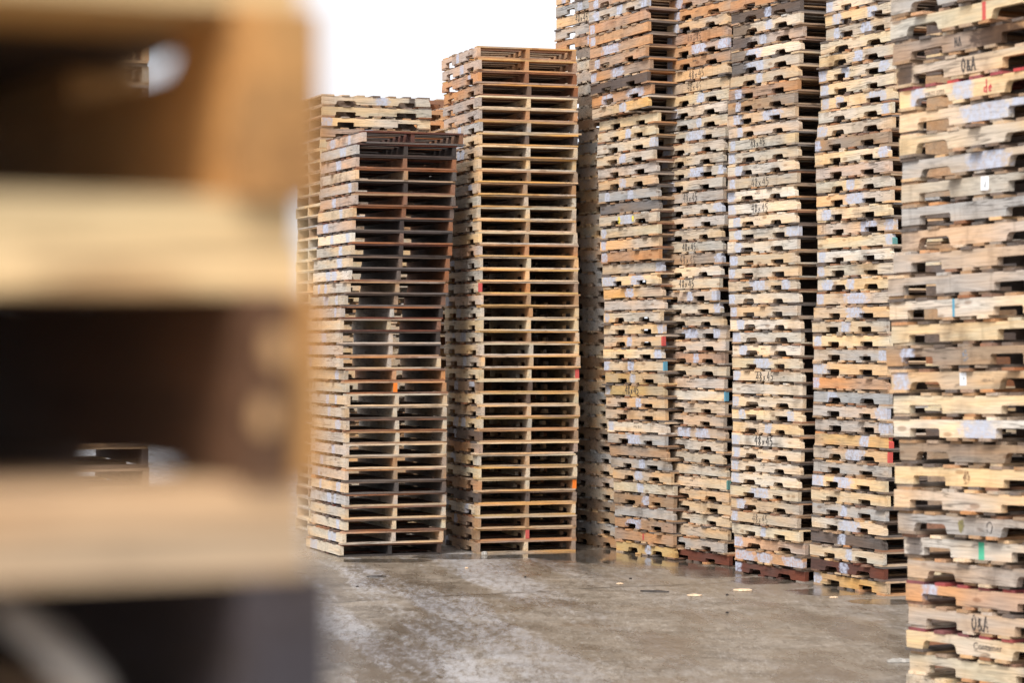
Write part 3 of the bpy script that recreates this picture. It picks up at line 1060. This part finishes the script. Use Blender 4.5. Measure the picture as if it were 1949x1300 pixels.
base = q.mix(q.math('MULTIPLY', film_sheen, .62), base, (.44, .435, .455, 1))
base = q.mix(q.math('MULTIPLY', pud, .55), base, (.045, .036, .028, 1))
# a wandering slab joint
ja, jb = gpt(720, 1142), gpt(1205, 1117)
dv = (jb - ja).normalized()
nx, ny = -dv.y, dv.x
dj = q.math('ADD', q.math('MULTIPLY', q.math('SUBTRACT', sep.outputs[0], ja.x), nx), q.math('MULTIPLY', q.math('SUBTRACT', sep.outputs[1], ja.y), ny))
dj = q.math('ADD', dj, q.math('MULTIPLY', q.math('SUBTRACT', q.noise(P, .9, 3, .5), .5), .5))
jm = q.math('MULTIPLY', q.ramp(q.math('ABSOLUTE', dj), .06, .02), q.ramp(q.noise(P, 1.7, 3, .6), .34, .56))
base = q.mix(q.math('MULTIPLY', jm, .7), base, (.055, .045, .036, 1))
q.l(base, q.b.inputs['Base Color'])
rough = q.math('ADD', .34, q.math('MULTIPLY', fine, .24))
rough = q.math('SUBTRACT', rough, q.math('MULTIPLY', q.ramp(big, .42, .62), .14))
rough = q.math('SUBTRACT', rough, q.math('MULTIPLY', film_sheen, .10))
rough = q.math('MULTIPLY', rough, q.math('SUBTRACT', 1.0, q.math('MULTIPLY', wet, .52)))
rough = q.math('MULTIPLY', rough, q.math('SUBTRACT', 1.0, q.math('MULTIPLY', pud, .68)))
q.l(rough, q.b.inputs['Roughness'])
bp = q.n('ShaderNodeBump'); bp.inputs['Distance'].default_value = .012
q.l(q.math('SUBTRACT', .50, q.math('ADD', q.math('MULTIPLY', pud, .34), q.math('MULTIPLY', wet, .15))), bp.inputs['Strength'])
hh = q.math('ADD', q.math('MULTIPLY', grit, .5), q.math('MULTIPLY', fine, .8))
hh = q.math('SUBTRACT', hh, q.math('MULTIPLY', jm, .8))
q.l(hh, bp.inputs['Height'])
q.l(bp.outputs[0], q.b.inputs['Normal'])
bm = bmesh.new()
for X in ((-400, -30), (400, -30), (400, 900), (-400, 900)):
    bm.verts.new((X[0], X[1], 0))
bm.faces.new(bm.verts)
gme = finish(bm, 'ground'); gme.materials.append(q.m)
g = bpy.data.objects.new('ground', gme); g['kind'] = 'structure'
g['label'] = 'wet concrete yard with puddles and tyre films carrying painted sky sheen'; g['category'] = 'ground'
col.objects.link(g)

# ------------------------------------------------------------------ scraps on the concrete


def simple(name, rgb, rough=.8):
    q = NB(name)
    tc = q.n('ShaderNodeTexCoord')
    v = q.noise(q.scaled(tc.outputs['Object'], (8, 60, 60)), 1.0, 3, .6)
    q.l(q.mix(q.ramp(v, .3, .7), tuple(x * .65 for x in rgb) + (1,), rgb + (1,)), q.b.inputs['Base Color'])
    q.b.inputs['Roughness'].default_value = rough
    return q.m


M_CHIP, M_DARK, M_SCRAP = simple('fresh split wood', (.72, .52, .34)), simple('soaked wood', (.035, .025, .02), .5), simple('grey scrap wood', (.45, .42, .38))


def splinter(name, px, py, L, W, T, rot, mat, label, cat, seed):
    r = random.Random(seed)
    v = gpt(px, py)
    bm = bmesh.new()
    n = 7
    rows = []
    for i in range(n + 1):
        t = i / n
        x = (t - .5) * L
        k = (math.sin(math.pi * min(1, max(0, t * .92 + .04)))) ** .5
        wv = W / 2 * k * r.uniform(.75, 1.1)
        y0 = r.uniform(-.1, .1) * W
        lift = .004 * math.sin(t * 3)
        rows.append([bm.verts.new(p) for p in ((x, y0 - wv, .0), (x, y0 + wv, .0), (x, y0 + wv * .8, T * r.uniform(.7, 1) + lift), (x, y0 - wv * .8, T * r.uniform(.7, 1) + lift))])
    for i in range(n):
        for j in range(4):
            bm.faces.new((rows[i][j], rows[i][(j + 1) % 4], rows[i + 1][(j + 1) % 4], rows[i + 1][j]))
    bm.faces.new(rows[0]); bm.faces.new(rows[-1][::-1])
    me = finish(bm, name); me.materials.append(mat)
    o = bpy.data.objects.new(name, me)
    col.objects.link(o)
    o.location = (v.x, v.y, .003)
    o.rotation_euler = (0, 0, rot)
    o['label'] = label; o['category'] = cat
    return o


splinter('stick', 1246, 1128, .24, .035, .012, -.25, M_DARK, 'thin dark wet stick lying on the open concrete', 'stick', 1)
splinter('wood_strip', 716, 1099, .17, .05, .010, .1, M_DARK, 'short black wet strip on the concrete before the dark-faced stack', 'wood scrap', 2)
for i, (px, py, L, W, lab) in enumerate([
        (1413, 1125, .15, .12, 'largest pale wood chip lying before the wall\'s third stack'),
        (1322, 1135, .12, .09, 'pale pointed wood chip beside the dark stick'),
        (1587, 1139, .07, .05, 'small white wood chip before the wall\'s fourth stack'),
        (1180, 1113, .06, .05, 'tiny whitish chip near the slab joint'),
        (888, 1083, .03, .03, 'tiny pink chip before the tall end-on stack')]):
    o = splinter('wood_chip', px, py, L, W, .008, .1 * i, M_CHIP, lab, 'wood chip', 10 + i)
    o['group'] = 'wood chips on the concrete'
o = splinter('loose_board', 1712, 1262, .075, .018, .010, 0, M_SCRAP, 'pale blurred board scrap wedged in the opening of the lowest blurred pallet', 'wood scrap', 40)
o.location = (-.2135, 1.150, 1.917)
o.rotation_euler = Vector((.75, -.3, -.6)).to_track_quat('X', 'Z').to_euler()
splinter('board_scrap', 1712, 1262, .16, .05, .02, .1, M_SCRAP, 'pale broken board end lying beside the big blurred stack', 'wood scrap', 30)
splinter('crumpled_scrap', 922, 1057, .06, .05, .03, .3, M_SCRAP, 'crumpled pale scrap at the corner of the tall end-on stack', 'litter', 31)
rp = random.Random(5)
for i, (px, py, where) in enumerate([(1200, 1103, 'dark pebble near the puddle by the wall'), (1384, 1134, 'dark pebble between two pale wood chips'), (1000, 1100, 'dark pebble before the tall end-on stack'),
                                     (1384, 1168, 'dark pebble alone on open concrete below the wood chips'), (680, 1118, 'dark pebble below the black wet strip')]):
    v = gpt(px, py)
    bm = bmesh.new(); bmesh.ops.create_icosphere(bm, subdivisions=2, radius=.014)
    for vv in bm.verts:
        vv.co *= rp.uniform(.75, 1.15); vv.co.z *= .6
    me = finish(bm, 'pebble'); me.materials.append(M_DARK)
    o = bpy.data.objects.new('pebble', me); o.location = (v.x, v.y, .006); col.objects.link(o)
    o['label'] = where; o['category'] = 'pebble'; o['group'] = 'pebbles on the concrete'

# ------------------------------------------------------------------ render settings
sc.render.engine = 'CYCLES'
sc.cycles.use_denoising = True
sc.cycles.denoiser = 'OPENIMAGEDENOISE'
sc.cycles.denoising_input_passes = 'RGB_ALBEDO_NORMAL'
sc.cycles.denoising_prefilter = 'ACCURATE'
sc.cycles.max_bounces = 8
sc.cycles.diffuse_bounces = 3
sc.cycles.transparent_max_bounces = 8
sc.view_settings.view_transform = 'Standard'
sc.view_settings.look = 'None'
sc.view_settings.exposure = 0.83
sc.view_settings.gamma = 1.0
